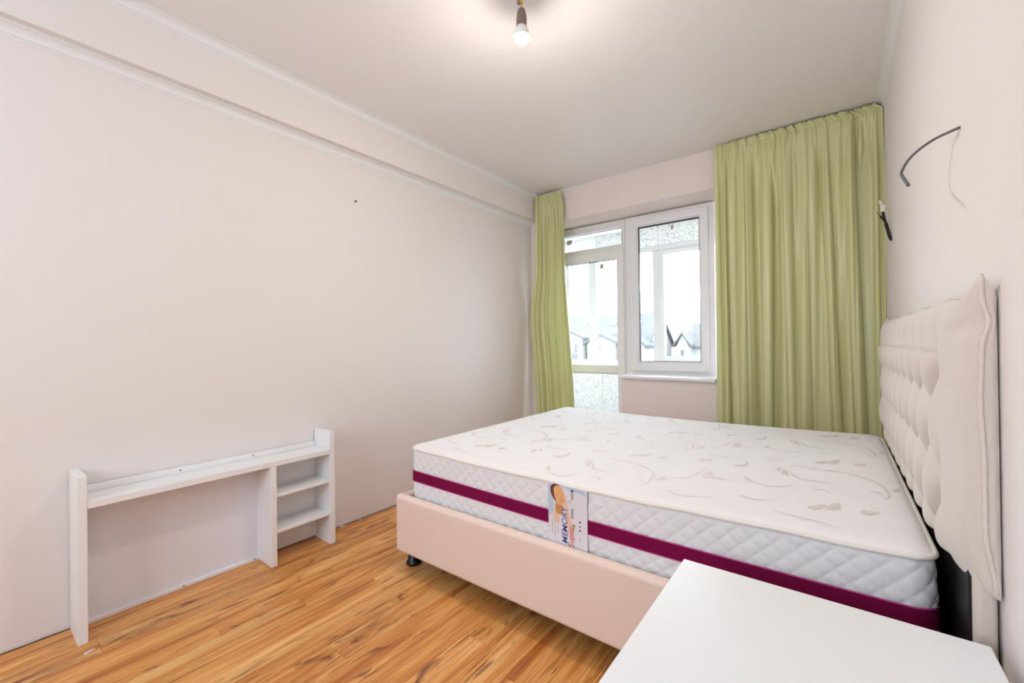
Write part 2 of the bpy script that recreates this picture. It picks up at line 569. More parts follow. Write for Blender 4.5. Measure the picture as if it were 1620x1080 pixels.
# ------------------------------------------------------------------ balcony door and window
Y0 = 3.94          # room side of the sashes
FX0, FX1, FZ1 = 0.14, 1.70, 2.352
wn = empty('window_1', (1.30, Y0 + .02, ZP)); tag(wn, 'white tilt window beside the balcony door above the low wall', 'window', kind='structure')
obj('frame', MB().ring(0.90, FX1, 0.847, FZ1, .065, .06, .04, .045, Y0 + 0.012, Y0 + 0.072), PVC, wn, 0.003)
sx0, sx1, sz0, sz1 = 0.957, 1.656, 0.876, 2.318
sash = obj('sash', MB().ring(sx0, sx1, sz0, sz1, .062, .062, .076, .066, Y0 - 0.008, Y0 + 0.05), PVC, wn, 0.004)
gx0, gx1, gz0, gz1 = sx0 + .062, sx1 - .062, sz0 + .076, sz1 - .066
bead = obj('glazing_bead', MB().ring(gx0, gx1, gz0, gz1, .012, .012, .012, .012, Y0 + .004, Y0 + .03), PVC, wn, 0.003)
obj('gasket', MB().ring(gx0 + .011, gx1 - .011, gz0 + .011, gz1 - .011, .006, .006, .006, .010, Y0 + .010, Y0 + .018), GASKET, wn)
obj('gasket', MB().ring(gx0 + .004, gx1 - .004, gz0 + .004, gz1 - .004, .010, .010, .008, .014, Y0 + .040, Y0 + .046), GASKET, wn)
obj('glass_pane', MB().box(gx0 + .008, gx1 - .008, Y0 + .019, Y0 + .023, gz0 + .008, gz1 - .008), GLASS, wn)
hd = obj('handle', MB().box(0.966, 0.990, Y0 - .014, Y0 - .008, 1.555, 1.615), PVC, wn, 0.003)
obj('lever', MB().tube([(.978, Y0 - .010, 1.59), (.978, Y0 - .045, 1.59), (.978, Y0 - .052, 1.575), (.978, Y0 - .05, 1.485)], [.008, .008, .009, .007], 8), PVC, hd)
sl = obj('window_sill', MB().box(PX - .012, OX1 - .005, YB - 0.035, Y0 + .02, ZP, ZP + .026), PVC, wn, 0.006, 3)

dr = empty('door_1', (0.52, Y0 + .02, 0.0)); tag(dr, 'white glazed balcony door with a transom light over it', 'door', kind='structure')
mb = MB().ring(FX0, 0.898, 0.0, FZ1, .05, .03, .03, .06, Y0 + 0.012, Y0 + 0.072)
obj('frame', mb, PVC, dr, 0.003)
obj('transom_bar', MB().box(FX0 + .05, .868, Y0 + .008, Y0 + .07, 2.058, 2.104), PVC, dr, 0.003)
obj('transom_bead', MB().ring(FX0 + .05, .868, 2.104, 2.292, .012, .0, .004, .016, Y0 + .006, Y0 + .04), PVC, dr, .002)
obj('transom_gasket', MB().ring(FX0 + .06, .870, 2.106, 2.280, .004, .002, .002, .007, Y0 + .044, Y0 + .048), GASKET, dr)
obj('glass_pane', MB().box(FX0 + .055, .866, Y0 + .050, Y0 + .054, 2.106, 2.288), GLASS, dr)
dx0, dx1 = .165, .886
ds = obj('sash', MB().ring(dx0, dx1, 0.03, 2.066, .075, .070, .075, .085, Y0 - .008, Y0 + .05), PVC, dr, .004)
obj('mid_rail', MB().box(dx0 + .075, dx1 - .070, Y0 - .004, Y0 + .048, .842, .916), PVC, dr, .004)
for z0, z1 in ((.916, 1.981), (.105, .842)):
    obj('glazing_bead', MB().ring(dx0 + .075, dx1 - .07, z0, z1, .006, .006, .006, .008, Y0 + .006, Y0 + .03), PVC, dr, .002)
    obj('gasket', MB().ring(dx0 + .078, dx1 - .073, z0 + .003, z1 - .003, .006, .004, .004, .010, Y0 + .034, Y0 + .040), GASKET, dr)
    obj('glass_pane', MB().box(dx0 + .075, dx1 - .07, Y0 + .019, Y0 + .023, z0, z1), GLASS, dr)

# three paper stickers left on the panes
for (x, z, yy, sx, sz, lb) in ((1.3475, 2.190, Y0 + .0185, .024, .042, 'small tan paper sticker near the top of the window pane'),
                      (0.6487, 1.917, Y0 + .0185, .040, .050, 'small tan paper sticker near the top of the balcony door pane'),
                      (0.262, 2.222, Y0 + .0495, .060, .046, 'tan paper sticker on the transom pane beside the curtain')):
    mb = MB().prism([(x - sx / 2, z - sz / 2), (x + sx * .3, z - sz / 2), (x + sx * .34, z - sz * .2), (x + sx / 2, z - sz * .18), (x + sx / 2, z + sz / 2), (x - sx / 2, z + sz / 2)], 1, yy - .0006, yy)
    tag(obj('paper_sticker', mb, TAPE, base=(x, yy, z - sz / 2)), lb, 'sticker', 'stickers on the window panes')

# ------------------------------------------------------------------ balcony
YG = 4.9
BZC = 2.49
tag(obj('balcony_floor', MB().box(-0.9, 3.0, YW, YG + .2, -.10, -.02), BFLOOR), 'grey concrete floor of the glazed balcony', 'floor', kind='structure')
tag(obj('balcony_ceiling', MB().box(-0.9, 3.0, YW, YG + .2, BZC, BZC + .1), BWHITE), 'white ceiling of the balcony beyond the window', 'ceiling', kind='structure')
bp_ = obj('balcony_parapet', MB().box(-0.85, 3.0, YG + .03, YG + .14, -.02, .85), BWHITE)
tag(bp_, 'balcony parapet clad in pale grey speckled panels', 'wall', kind='structure')
for a, b in ((-.80, .182), (.185, 1.10), (1.103, 2.02), (2.023, 2.98)):
    obj('panel', MB().box(a, b, YG + .018, YG + .03, -.02, .85), SPECKLE, bp_, .002, 1)
tag(obj('balcony_sill', MB().box(-.85, 3.0, YG - .06, YG + .12, .85, .875), BWHITE, bevel=.004), 'white ledge under the balcony glazing', 'sill', kind='structure')
lt_ = obj('balcony_lintel', MB().box(-.85, 3.0, YG + .03, YG + .14, 2.262, BZC), BWHITE)
tag(lt_, 'speckled strip of wall above the balcony glazing', 'wall', kind='structure')
for a, b in ((.10, .9), (.903, 1.90), (1.903, 2.98)):
    obj('panel', MB().box(a, b, YG + .018, YG + .03, 2.262, BZC), SPECKLE, lt_, .002, 1)
bw = empty('window_3', (1.4, YG + .05, .875)); tag(bw, 'white framed balcony glazing seen through the room window', 'window', kind='structure')
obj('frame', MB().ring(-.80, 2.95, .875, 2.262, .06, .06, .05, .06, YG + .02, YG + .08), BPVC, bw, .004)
for x in (.075, .90, 1.72):
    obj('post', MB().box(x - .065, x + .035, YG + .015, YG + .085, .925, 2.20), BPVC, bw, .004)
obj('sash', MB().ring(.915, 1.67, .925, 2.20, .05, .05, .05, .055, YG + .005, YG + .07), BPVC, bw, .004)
for a, b in ((-.74, .01), (.11, .835), (.965, 1.62), (1.755, 2.89)):
    obj('glass_pane', MB().box(a, b, YG + .05, YG + .054, .925, 2.20), GLASS, bw)
tag(obj('balcony_end_wall', MB().box(-.95, -.84, YW - .1, YG + .15, -.02, BZC), BWHITE), 'left end wall of the balcony hidden behind the left curtain', 'wall', kind='structure')
tag(obj('outer_wall', MB().box(-.86, -.1, YW - .1, YW, -.02, BZC), BWHITE), 'outer house wall of the balcony left of the door', 'wall', kind='structure')
tag(obj('balcony_side_wall', MB().box(2.95, 3.06, YW, YG + .15, -.02, BZC), BWHITE), 'right end wall of the balcony hidden behind the curtain', 'wall', kind='structure')

# ------------------------------------------------------------------ outdoors: ground and houses
GZ = -7.5
tag(obj('ground', MB().box(-160, 120, 12, 260, GZ - .3, GZ), GROUND), 'hazy ground of the neighbourhood far below the balcony', 'ground', kind='structure')


def house(name, x0, x1, y0, y1, ez, rz, roofm, label, base=GZ):
    h = empty(name, ((x0 + x1) / 2, (y0 + y1) / 2, base)); tag(h, label, 'house')
    ym = (y0 + y1) / 2
    obj('wall', MB().prism([(y0 + .4, base), (y1 - .4, base), (y1 - .4, ez - .2), (ym, rz - .2), (y0 + .4, ez - .2)], 0, x0 + .3, x1 - .3), HWALL, h)
    r = obj('roof', MB().prism([(y0, ez - .2), (ym, rz), (y1, ez - .2), (y1, ez - .4), (ym, rz - .25), (y0, ez - .4)], 0, x0, x1), roofm, h)
    return h, r


# large slate-roofed house: ridge along x
ha, ra = house('house', -22.5, -11.2, 38.5, 47.0, 0.9, 4.1, ROOF, 'white house with large grey slate roof and gabled dormers outside')
def gable(h, xc, hw, y, ze, zp, zb, roofm, wins):
    g = obj('gable', MB().prism([(xc - hw, zb), (xc + hw, zb), (xc + hw, ze), (xc, zp), (xc - hw, ze)], 1, y, y + 3.2), HWALL, h)
    e = .28
    for s_ in (-1, 1):
        obj('gable_roof', MB().prism([(xc, zp + .02), (xc + s_ * (hw + e), ze - e * .4), (xc + s_ * (hw + e), ze - e * .4 + .22), (xc, zp + .24)], 1, y - .35, y + 3.3), roofm, h)
    for a, b, c, d in wins:
        wo = obj('window', MB().box(a, b, y - .04, y + .05, c, d), HWIN, h)
        obj('window_frame', MB().ring(a - .06, b + .06, c - .06, d + .06, .06, .06, .06, .06, y - .06, y), HWALL, wo)


gable(ha, -18.8, 1.35, 37.6, 1.55, 2.20, GZ, ROOF, ((-19.55, -19.2, .15, 1.0), (-18.95, -18.6, .15, 1.0), (-18.35, -18.0, .15, 1.0)))
gable(ha, -15.6, 1.5, 37.9, 1.05, 1.78, GZ, ROOF, ((-16.1, -15.6, .25, .85),))
gable(ha, -12.2, .95, 37.7, .75, 1.5, GZ, ROOF, ((-12.35, -11.9, -.4, .4),))
# balcony rail of the first gable
obj('balcony_rail', MB().box(-20.0, -17.6, 36.7, 36.8, -.75, .05), HWIN, ha)
slope = (4.1 - .7) / 4.25
for x, z in ((-19.2, 3.15), (-15.9, 3.05), (-14.9, 2.2), (-13.2, 2.9)):
    yy = 38.5 + (z - .7) / slope
    mb = MB().add([(x - .33, yy - .3, z - .3 * slope + .05), (x + .33, yy - .3, z - .3 * slope + .05), (x + .33, yy + .3, z + .3 * slope + .05), (x - .33, yy + .3, z + .3 * slope + .05),
                   (x - .33, yy - .3, z - .3 * slope + .12), (x + .33, yy - .3, z - .3 * slope + .12), (x + .33, yy + .3, z + .3 * slope + .12), (x - .33, yy + .3, z + .3 * slope + .12)],
                  [(0, 1, 2, 3), (4, 5, 6, 7), (0, 1, 5, 4), (1, 2, 6, 5), (2, 3, 7, 6), (3, 0, 4, 7)])
    obj('skylight', mb, SKYLT, ha)
hb_, rb_ = house('house', -12.6, -9.0, 56, 62, .55, 1.95, ROOF, 'low distant house with long grey roof between the others outside')
obj('skylight', MB().box(-11.9, -11.2, 57.0, 57.4, 1.0, 1.35), SKYLT, hb_)
hc, rc = house('house', -9.6, -3.5, 44.2, 50, .85, 3.0, ROOFB, 'white house with brown hipped roof behind the right half of the window')
gable(hc, -9.45, .55, 43.2, .75, 1.85, GZ, ROOFB, ((-9.65, -9.3, -.3, .3),))

# ------------------------------------------------------------------ curtains
def curtain(name, X0, X1, z0, z1, yc, creases, nu, nv, header, edge_l, edge_r, seed, nsmall, label, base):
    """creases: (u_top, u_bottom, depth, steep side width, soft side width, z where the crease starts)"""
    rg = random.Random(seed)
    ph = [rg.uniform(0, 6.28) for _ in range(14)]
    fr = [rg.uniform(.85, 1.15) for _ in range(12)]
    W = X1 - X0
    small = []
    for k in range(nsmall):
        c = rg.uniform(.02, .98)
        zs = rg.uniform(1.2, z1)
        small.append((c, c + rg.uniform(-.03, .04), rg.uniform(.005, .013), rg.uniform(.004, .012) / W, rg.uniform(.015, .035) / W, zs, rg.uniform(.5, 1.6)))
    # nodes of the heading tape where the cloth is bunched
    nodes = sorted(rg.uniform(0, 1) for _ in range(int(26 * W + 4)))
    P = []
    for i in range(nu + 1):
        u = i / nu
        row = []
        for j in range(nv + 1):
            t = j / nv
            t = t * t * (1.6 - .6 * t)
            z = z1 + (z0 - z1) * t
            d = z1 - z
            grow = sstep(0, .45, d)
            y = 0.0
            y += grow * (.020 * math.sin(2 * PI * 3.3 * W * fr[0] * u + ph[0] + .5 * z) + .014 * math.sin(2 * PI * 7.1 * W * fr[1] * u + ph[1] + .9 * math.sin(.8 * z + ph[2])))
            y += .0050 * math.sin(2 * PI * 15 * W * fr[4] * u + ph[10] + 1.5 * math.sin(.9 * z + ph[11])) * (1 - .6 * t)
            for (ca, cb, dp, ws, wf, zs) in creases:
                c = lerp(ca, cb, min(1, t * 1.1))
                e = u - c
                k = dp * sstep(zs + .05, zs - .35, z) if zs < z1 else dp * (.25 + .75 * grow)
                w_ = (ws if e < 0 else wf) / W
                if abs(e) < 6 * w_: y += 1.25 * k * math.exp(-abs(e) / w_)
            for (ca, cb, dp, ws, wf, zs, ln) in small:
                c = lerp(ca, cb, min(1, t * 1.1))
                e = u - c
                k = dp * math.exp(-((z - zs + .3) / ln) ** 2)
                w_ = ws if e < 0 else wf
                if abs(e) < 5 * w_: y += k * math.exp(-abs(e) / w_)
            # bunches fanning out below the heading tape
            for n_i, nd in enumerate(nodes):
                e = (u - nd - .12 * d * math.sin(n_i * 2.4) ) * W
                if abs(e) < .05:
                    ln = .16 + .12 * math.sin(n_i * 1.7)
                    y += header * .012 * math.exp(-d / ln) * math.exp(-(e / (.005 + .03 * d)) ** 2)
            g2 = math.exp(-d / .055)
            y += header * .0045 * g2 * math.sin(2 * PI * 58 * W * u + ph[6] + 3 * math.sin(17 * u + ph[7]))
            y += .004 * math.exp(-((d - .045) / .010) ** 2)
            xl, xr = X0 + edge_l(z), X1 + edge_r(z)
            x = lerp(xl, xr, u) + .004 * math.sin(2 * PI * 5 * W * u + 1.7 * z + ph[8]) * sstep(.05, .5, d)
            row.append((x, min(yc + y, 3.628 + .1 * (yc + y - 3.628)) if yc + y > 3.628 else yc + y, z + .0012 * math.sin(2 * PI * 31 * u + ph[9]) * math.exp(-d / .02)))
        P.append(row)
    o = obj(name, MB().grid(P), TAFFETA, base=base, solid=0.0012)
    return tag(o, label, 'curtain', 'green curtains of the balcony window')


T_ = 3.0   # crease runs from the heading
cr = [(.035, .045, .022, .006, .02, T_), (.085, .10, .050, .008, .028, T_), (.15, .165, .022, .02, .012, T_), (.205, .225, .012, .006, .02, T_), (.265, .285, .034, .022, .008, T_), (.30, .315, .014, .006, .02, 2.1),
      (.385, .385, .052, .006, .030, 2.45), (.44, .475, .016, .012, .02, T_), (.51, .545, .016, .02, .01, T_), (.585, .62, .012, .012, .02, 2.2), (.655, .735, .022, .02, .012, T_), (.715, .79, .040, .010, .05, T_),
      (.775, .845, .018, .006, .02, 1.6), (.86, .915, .060, .009, .035, T_), (.925, .95, .03, .02, .03, T_), (.975, .985, .03, .008, .015, T_)]
curtain('curtain', 1.787, 2.776, 0.03, 2.656, 3.558, cr, 460, 150, 1.0, lambda z: -.012 * (1 - z / 2.65), lambda z: -(.036 * sstep(2.61, 2.656, z)), 4, 26,
        'wide green taffeta curtain hanging between the window and the headboard wall', (2.28, 3.59, 0.03))
cl = [(.10, .12, .03, .006, .015, T_), (.20, .22, .045, .007, .018, T_), (.33, .33, .03, .016, .006, T_), (.43, .42, .05, .006, .020, T_), (.54, .52, .035, .014, .006, T_), (.64, .62, .05, .006, .02, T_), (.78, .74, .055, .016, .008, T_), (.90, .86, .03, .006, .016, T_), (.97, .95, .03, .006, .012, T_)]
def left_l(z): return -.058 * math.exp(-((z - 1.42) / .32) ** 2) - .03 * math.exp(-((z - 1.0) / .4) ** 2)
curtain('curtain', 0.105, 0.408, 0.03, 2.640, 3.570, cl, 240, 150, 1.0, left_l, lambda z: .022 * (1 - sstep(2.5, 2.64, z)) + .085 * (1 - sstep(.4, 2.2, z)), 9, 10,
        'narrow gathered green curtain beside the balcony door in the left corner', (0.27, 3.59, 0.03))

# ------------------------------------------------------------------ bed
bed = empty('bed', (1.72, 2.23, 0)); tag(bed, 'cream upholstered double bed with tufted headboard', 'bed')
BY0, BY1, BX0 = 1.37, 3.095, 0.692
RZ, RT = 0.085, 0.378


def rail(mb, name):
    return obj(name, mb, LEATHER, bed, .022, 5)


rail(MB().box(BX0, 2.73, BY0, BY0 + .048, RZ, RT), 'side_rail')
rail(MB().box(BX0, 2.73, BY1 - .048, BY1, RZ, RT), 'side_rail')
rail(MB().box(BX0, BX0 + .045, BY0 + .03, BY1 - .03, RZ, RT - .002), 'foot_rail')
obj('mattress_base', MB().box(BX0 + .045, 2.72, BY0 + .048, BY1 - .048, .30, .333), DARKWOOD, bed)
for x, y in ((.738, 1.452), (.738, 3.01), (1.72, 2.23), (2.62, 1.452), (2.62, 3.01)):
    top = .30 if (x, y) == (1.72, 2.23) else RZ + .002
    obj('leg', MB().lathe([(0, 0), (.036, 0), (.039, .004), (.039, .014), (.034, .022), (.029, .026), (.029, top), (0, top)], (x, y, 0), 24), BLACK, bed)

# headboard
HY0, HY1, HZ0, HZ1 = 1.266, 3.194, 0.628, 1.243
XB, XS = 2.776, 2.757
hbd = obj('headboard_base', MB().box(2.742, XB, HY0 + .014, HY1 - .012, 0.005, .70), LINEN, bed, .012, 3)
obj('headboard_shade_sheet', MB().box(2.737, 2.742, HY0 + .04, HY1 - .04, .09, .69), BLACK, bed)  # black sheet stands in for the deep shade behind the mattress end
TY0, TY1, TZ = 1.47, 2.99, 1.112
PY, PZ = .175, .31


def prof_t(t, p):
    t = t % 1.0
    return max(0.0, math.sin(PI * t ** p)) ** .42


def pad_pt(y, z):
    dl, dr_, db, dt = y - HY0, HY1 - y, z - HZ0, HZ1 - z
    def e(d, r):
        q = min(1, max(0, d / r)); return math.sqrt(max(0, 1 - (1 - q) ** 2))
    b = .042 * e(min(dl, dr_), .14) ** .5 * e(dt, .07) * (.38 + .62 * e(db, .09))
    # diamond tufting
    inside = sstep(TY0 - .05, TY0 + .03, y) * (1 - sstep(TY1 - .03, TY1 + .05, y))
    if inside > 0:
        yy = (y - TY0 - .01) / PY
        if z <= TZ:
            zz = (z - TZ) / PZ
            a, c = yy + zz, yy - zz
            h = prof_t(a, .55) * prof_t(-c, 1.0)
        else:
            h = lerp(prof_t(yy, .85), 1.0, sstep(TZ + .03, HZ1 - .01, z) * .75)
            lip = math.exp(-((z - TZ) / .006) ** 2)
            h = h * (1 - .2 * lip)
        b += inside * (.056 * (h - .66) if z <= TZ else .034 * (h - .75)) * min(1, e(dt, .05))
    # loose cloth wrinkles on the plain border
    b += (1 - inside) * .0016 * math.sin(95 * z + 18 * math.sin(6 * y) + 3 * math.sin(31 * z)) * e(min(dl, dr_), .1) * sstep(.75, 1.2, z)
    return b


NY, NZ = 330, 120
ys = [HY0 + (HY1 - HY0) * i / NY for i in range(NY + 1)]


def corner(y, z):
    """drawn-up corners of the cover"""
    d = min(y - HY0, HY1 - y)
    return .032 * math.exp(-max(0, d) / .028) * sstep(HZ1 - .16, HZ1, z)


def seam_x(z):
    k = .010 * math.exp(-((z - 1.165) / .022) ** 2) - .004 * math.exp(-((z - 1.02) / .08) ** 2)
    return XS + k + .014 * (1 - sstep(HZ0, HZ0 + .13, z))


P = []
for y in ys:
    row = []
    for j in range(NZ + 1):
        z = HZ0 + (HZ1 - HZ0) * j / NZ
        x = lerp(seam_x(z), XS, sstep(0, .12, min(y - HY0, HY1 - y))) - pad_pt(y, z)
        row.append((x, y, z + corner(y, z) + .004 * math.sin(17 * y) * sstep(1.2, HZ1, z)))
    P.append(row)
mb = MB().grid(P)
# gusset: boundary loop back to the wall side
loop = [P[i][0] for i in range(NY + 1)] + [P[NY][j] for j in range(1, NZ + 1)] + [P[i][NZ] for i in range(NY - 1, -1, -1)] + [P[0][j] for j in range(NZ - 1, 0, -1)]
def gus(p, t):
    x = lerp(p[0], XB + .001, t)
    bul = .006 * math.sin(PI * t)
    y, z = p[1], p[2]
    if abs(y - HY0) < 1e-6: y -= bul + .002 * math.sin(60 * z) * math.sin(PI * t)
    if abs(y - HY1) < 1e-6: y += bul
    if z > HZ1 - .02 : z = lerp(z, min(z, HZ1 - .012), t) + bul * .6
    if z < HZ0 + .002: z -= bul
    return (x, y, z)
mb.grid([[gus(p, t / 5) for t in range(6)] for p in loop], True, True)
back = [gus(p, 1) for p in loop]
mb.add(back, [tuple(range(len(back)))])
pad = obj('headboard', mb, LINEN, bed)
# overlocked seam piping
pl = [P[0][j] for j in range(2, NZ + 1)] + [P[i][NZ] for i in range(1, NY + 1)] + [P[NY][j] for j in range(NZ - 1, 1, -1)]
pl = [(p[0] - .001, p[1] - (.003 if k < NZ - 1 else 0), p[2] + (.002 if NZ - 2 < k < NZ + NY else 0)) for k, p in enumerate(pl)]
obj('piping', MB().tube(pl[::2], [.0042 + .0009 * math.sin(k * 2.1) for k in range(len(pl[::2]))], 7), PIPE, pad)

# ------------------------------------------------------------------ mattress
MX0, MX1, MY0, MY1, MZ0, MZ1 = 0.745, 2.709, 1.428, 3.038, 0.336, 0.612
mt_ = empty('mattress', ((MX0 + MX1) / 2, (MY0 + MY1) / 2, MZ0)); tag(mt_, 'thick white quilted mattress with magenta side stripe on the bed', 'mattress')


def rring(x0, x1, y0, y1, r, step):
    pts = []
    def seg(ax, ay, bx, by):
        L = math.hypot(bx - ax, by - ay); n = max(1, int(round(L / step)))
        for k in range(n): pts.append((ax + (bx - ax) * k / n, ay + (by - ay) * k / n, (by - ay) / L, -(bx - ax) / L))
    def arc(cx, cy, a0):
        n = max(2, int(r * PI / 2 / step))
        for k in range(n):
            a = a0 + PI / 2 * k / n
            pts.append((cx + r * math.cos(a), cy + r * math.sin(a), math.cos(a), math.sin(a)))
    seg(x0 + r, y0, x1 - r, y0); arc(x1 - r, y0 + r, -PI / 2)
    seg(x1, y0 + r, x1, y1 - r); arc(x1 - r, y1 - r, 0)
    seg(x1 - r, y1, x0 + r, y1); arc(x0 + r, y1 - r, PI / 2)
    seg(x0, y1 - r, x0, y0 + r); arc(x0 + r, y0 + r, PI)
    return pts


RG = rring(MX0, MX1, MY0, MY1, .055, .006)
SZ0, SZ1 = .450, .505


def sag(x, y, z):
    t = min(1, max(0, (x - MX0) / (MX1 - MX0))); h = (z - MZ0) / (MZ1 - MZ0)
    return -.014 * math.sin(PI * t) * h - .016 * t * math.sin(PI * min(1, max(0, h)))


def side_off(u, z):
    t = (z - MZ0) / (MZ1 - MZ0)
    o = .006 * math.sin(PI * t) - .004
    qa, qb = abs(math.sin(PI * (u / .058 + z / .052))), abs(math.sin(PI * (u / .058 - z / .052)))
    o += .0030 * sstep(0, .34, qa) * sstep(0, .34, qb) + .0022 * qa * qb
    o -= .006 * math.exp(-(min(z - MZ0, MZ1 - z) / .010) ** 2)
    return o


def side_strip(z0, z1, nz, extra=0.0, flat=False):
    P = []
    u = 0; last = None
    for (x, y, nx, ny) in RG:
        if last: u += math.hypot(x - last[0], y - last[1])
        last = (x, y)
        row = []
        for j in range(nz + 1):
            z = z0 + (z1 - z0) * j / nz
            o = (.0056 + extra) if flat else side_off(u, z)
            if flat: o += .006 * math.sin(PI * (z - MZ0) / (MZ1 - MZ0)) - .004
            row.append((x + nx * o, y + ny * o, z + sag(x, y, z)))
        P.append(row)
    return P


obj('quilted_border', MB().grid(side_strip(SZ1 - .001, MZ1, 26), True, True).grid(side_strip(MZ0, SZ0 + .001, 26), True, True), MSIDE, mt_)
st = obj('stripe', MB().grid(side_strip(SZ0, SZ1, 8, 0, True), True, True), MAGENTA, mt_)
for z in (SZ0, SZ1):
    obj('stripe_edging', MB().grid(side_strip(z - .002, z + .002, 2, .0008, True), True, True), PINKEDGE, st)
for z in (MZ0 + .004, MZ1):
    obj('welt', MB().tube([(x + nx * .001, y + ny * .001, z + sag(x, y, z) + .0016 * math.sin(9 * x) + .001 * math.sin(23 * x + 11 * y)) for (x, y, nx, ny) in RG[::3]], .0075, 8, closed=True), MWELT, mt_)


def top_z(x, y):
    qx = abs(x - (MX0 + MX1) / 2) - (MX1 - MX0) / 2 + .055
    qy = abs(y - (MY0 + MY1) / 2) - (MY1 - MY0) / 2 + .055
    d = .055 - math.hypot(max(qx, 0), max(qy, 0)) - min(max(qx, qy), 0)
    q = min(1, max(0, d / .09))
    z = MZ1 + sag(x, y, MZ1) + .002 + .021 * math.sqrt(max(0, 1 - (1 - q) ** 2))
    k = sstep(.03, .15, d)
    z += k * (.0022 * math.sin(7.3 * x + 1) * math.sin(6.1 * y + .4) + .0016 * math.sin(19 * x + 3 * y) * math.sin(17 * y - 2 * x))
    z -= k * .0012 * (1 - abs(math.sin(PI * (x * 3.1 + y * 1.3)))) ** 8 + k * .0012 * (1 - abs(math.sin(PI * (x * 1.3 - y * 3.1)))) ** 8
    return z


def in_r(x, y):
    """clamp to the rounded outline"""
    r = .055
    cx = min(max(x, MX0 + r), MX1 - r); cy = min(max(y, MY0 + r), MY1 - r)
    dx, dy = x - cx, y - cy
    L = math.hypot(dx, dy)
    if L > r and dx and dy: return cx + dx * r / L, cy + dy * r / L
    return x, y


NX_, NY_ = 150, 124
P = []
for i in range(NX_ + 1):
    row = []
    for j in range(NY_ + 1):
        a = i / NX_; b = j / NY_
        a = .5 - .5 * math.cos(PI * a) if False else a
        x, y = in_r(lerp(MX0, MX1, a), lerp(MY0, MY1, b))
        row.append((x, y, top_z(x, y)))
    P.append(row)
obj('top_panel', MB().grid(P), MTOP, mt_)
obj('bottom_panel', MB().box(MX0 + .03, MX1 - .03, MY0 + .03, MY1 - .03, MZ0, MZ0 + .006), MTOP, mt_)

# woven floral scrolls lying in the cover: each a thin tapered band that follows the surface
PXT, PYT = .70, .598
strokes = [
    ([(2.457, 2.085), (2.523, 2.09), (2.575, 2.055), (2.623, 2.009), (2.647, 1.936), (2.652, 1.849), (2.637, 1.803)], .007, 1),
    ([(2.36, 2.115), (2.41, 2.10), (2.47, 2.088), (2.52, 2.075)], .004, 0),
    ([(2.369, 1.996), (2.397, 1.922), (2.435, 1.907), (2.50, 1.913)], .008, 1),
    ([(2.350, 2.015), (2.353, 1.965), (2.372, 1.925)], .016, 2),
    ([(2.445, 2.19), (2.466, 2.215), (2.486, 2.262)], .018, 2), ([(2.487, 2.222), (2.508, 2.245), (2.520, 2.300)], .024, 2),
    ([(2.251, 2.205), (2.295, 2.182), (2.345, 2.20)], .008, 1),
    ([(2.570, 2.235), (2.592, 2.242), (2.615, 2.262)], .022, 2), ([(2.580, 2.262), (2.592, 2.242), (2.598, 2.222)], .010, 2),
    ([(2.001, 1.663), (2.05, 1.698), (2.076, 1.777), (2.084, 1.899)], .007, 1),
    ([(2.112, 1.735), (2.118, 1.79), (2.108, 1.84)], .026, 2), ([(2.112, 1.74), (2.15, 1.757), (2.195, 1.748)], .010, 1),
    ([(2.445, 1.794), (2.474, 1.814), (2.501, 1.785)], .005, 0),
    ([(2.172, 1.985), (2.20, 1.994), (2.215, 2.02), (2.200, 2.085)], .014, 2), ([(2.165, 1.975), (2.19, 1.972), (2.225, 1.98)], .010, 2),
    ([(2.333, 1.968), (2.328, 2.02), (2.340, 2.045)], .007, 0),
    ([(2.666, 1.899), (2.688, 1.94), (2.706, 1.926)], .016, 2), ([(2.668, 1.925), (2.684, 1.965), (2.69, 1.985)], .010, 2),
    ([(2.60, 1.872), (2.625, 1.88), (2.642, 1.83)], .005, 0),
    ([(2.26, 1.79), (2.31, 1.76), (2.36, 1.775), (2.40, 1.83)], .004, 0), ([(2.235, 1.84), (2.25, 1.80), (2.275, 1.79)], .012, 2),
    ([(2.03, 2.14), (2.07, 2.10), (2.13, 2.105), (2.19, 2.14)], .006, 1), ([(2.03, 2.03), (2.045, 2.0), (2.04, 1.97)], .015, 2), ([(2.055, 2.045), (2.07, 2.02), (2.085, 2.015)], .011, 2),
]
mb = MB()
for ix in range(-3, 2):
    for iy in range(-2, 4):
        for pts, wd, kind in strokes:
            q = [(x + ix * PXT, y + iy * PYT + (PYT * .5 if ix % 2 else 0)) for x, y in pts]
            if any(not (MX0 + .02 < x < MX1 - .004 and MY0 + .018 < y < MY1 - .02) for x, y in q): continue
            wd = wd * 1.4
            n = 9 if kind == 2 else 16
            sp = spline([(x, y, 0) for x, y in q], n)
            L = []; Rr = []
            for k, p in enumerate(sp):
                t = k / (n - 1)
                a = sp[max(0, k - 1)]; b = sp[min(n - 1, k + 1)]
                d = (b - a); d.normalize(); nn = Vector((-d.y, d.x, 0))
                if kind == 2: wv = wd * .5 * math.sin(PI * t ** .7) ** .8 + .0006
                elif kind == 1: wv = wd * .5 * (math.sin(PI * t) ** .8) * (.55 + .45 * math.sin(PI * t * 2.2) ** 2) + .0008
                else: wv = wd * .5 * math.sin(PI * t) + .0008
                for arr, s_ in ((L, 1), (Rr, -1)):
                    c = p + nn * wv * s_
                    cx_ = min(max(c.x, MX0 + .012), MX1 - .012); cy_ = min(max(c.y, MY0 + .012), MY1 - .012)
                    arr.append((cx_, cy_, top_z(cx_, cy_) + .0007))
            mb.grid([L, Rr])
pt = obj('woven_pattern', mb, PATTERN, mt_)
pt['kind'] = 'stuff'

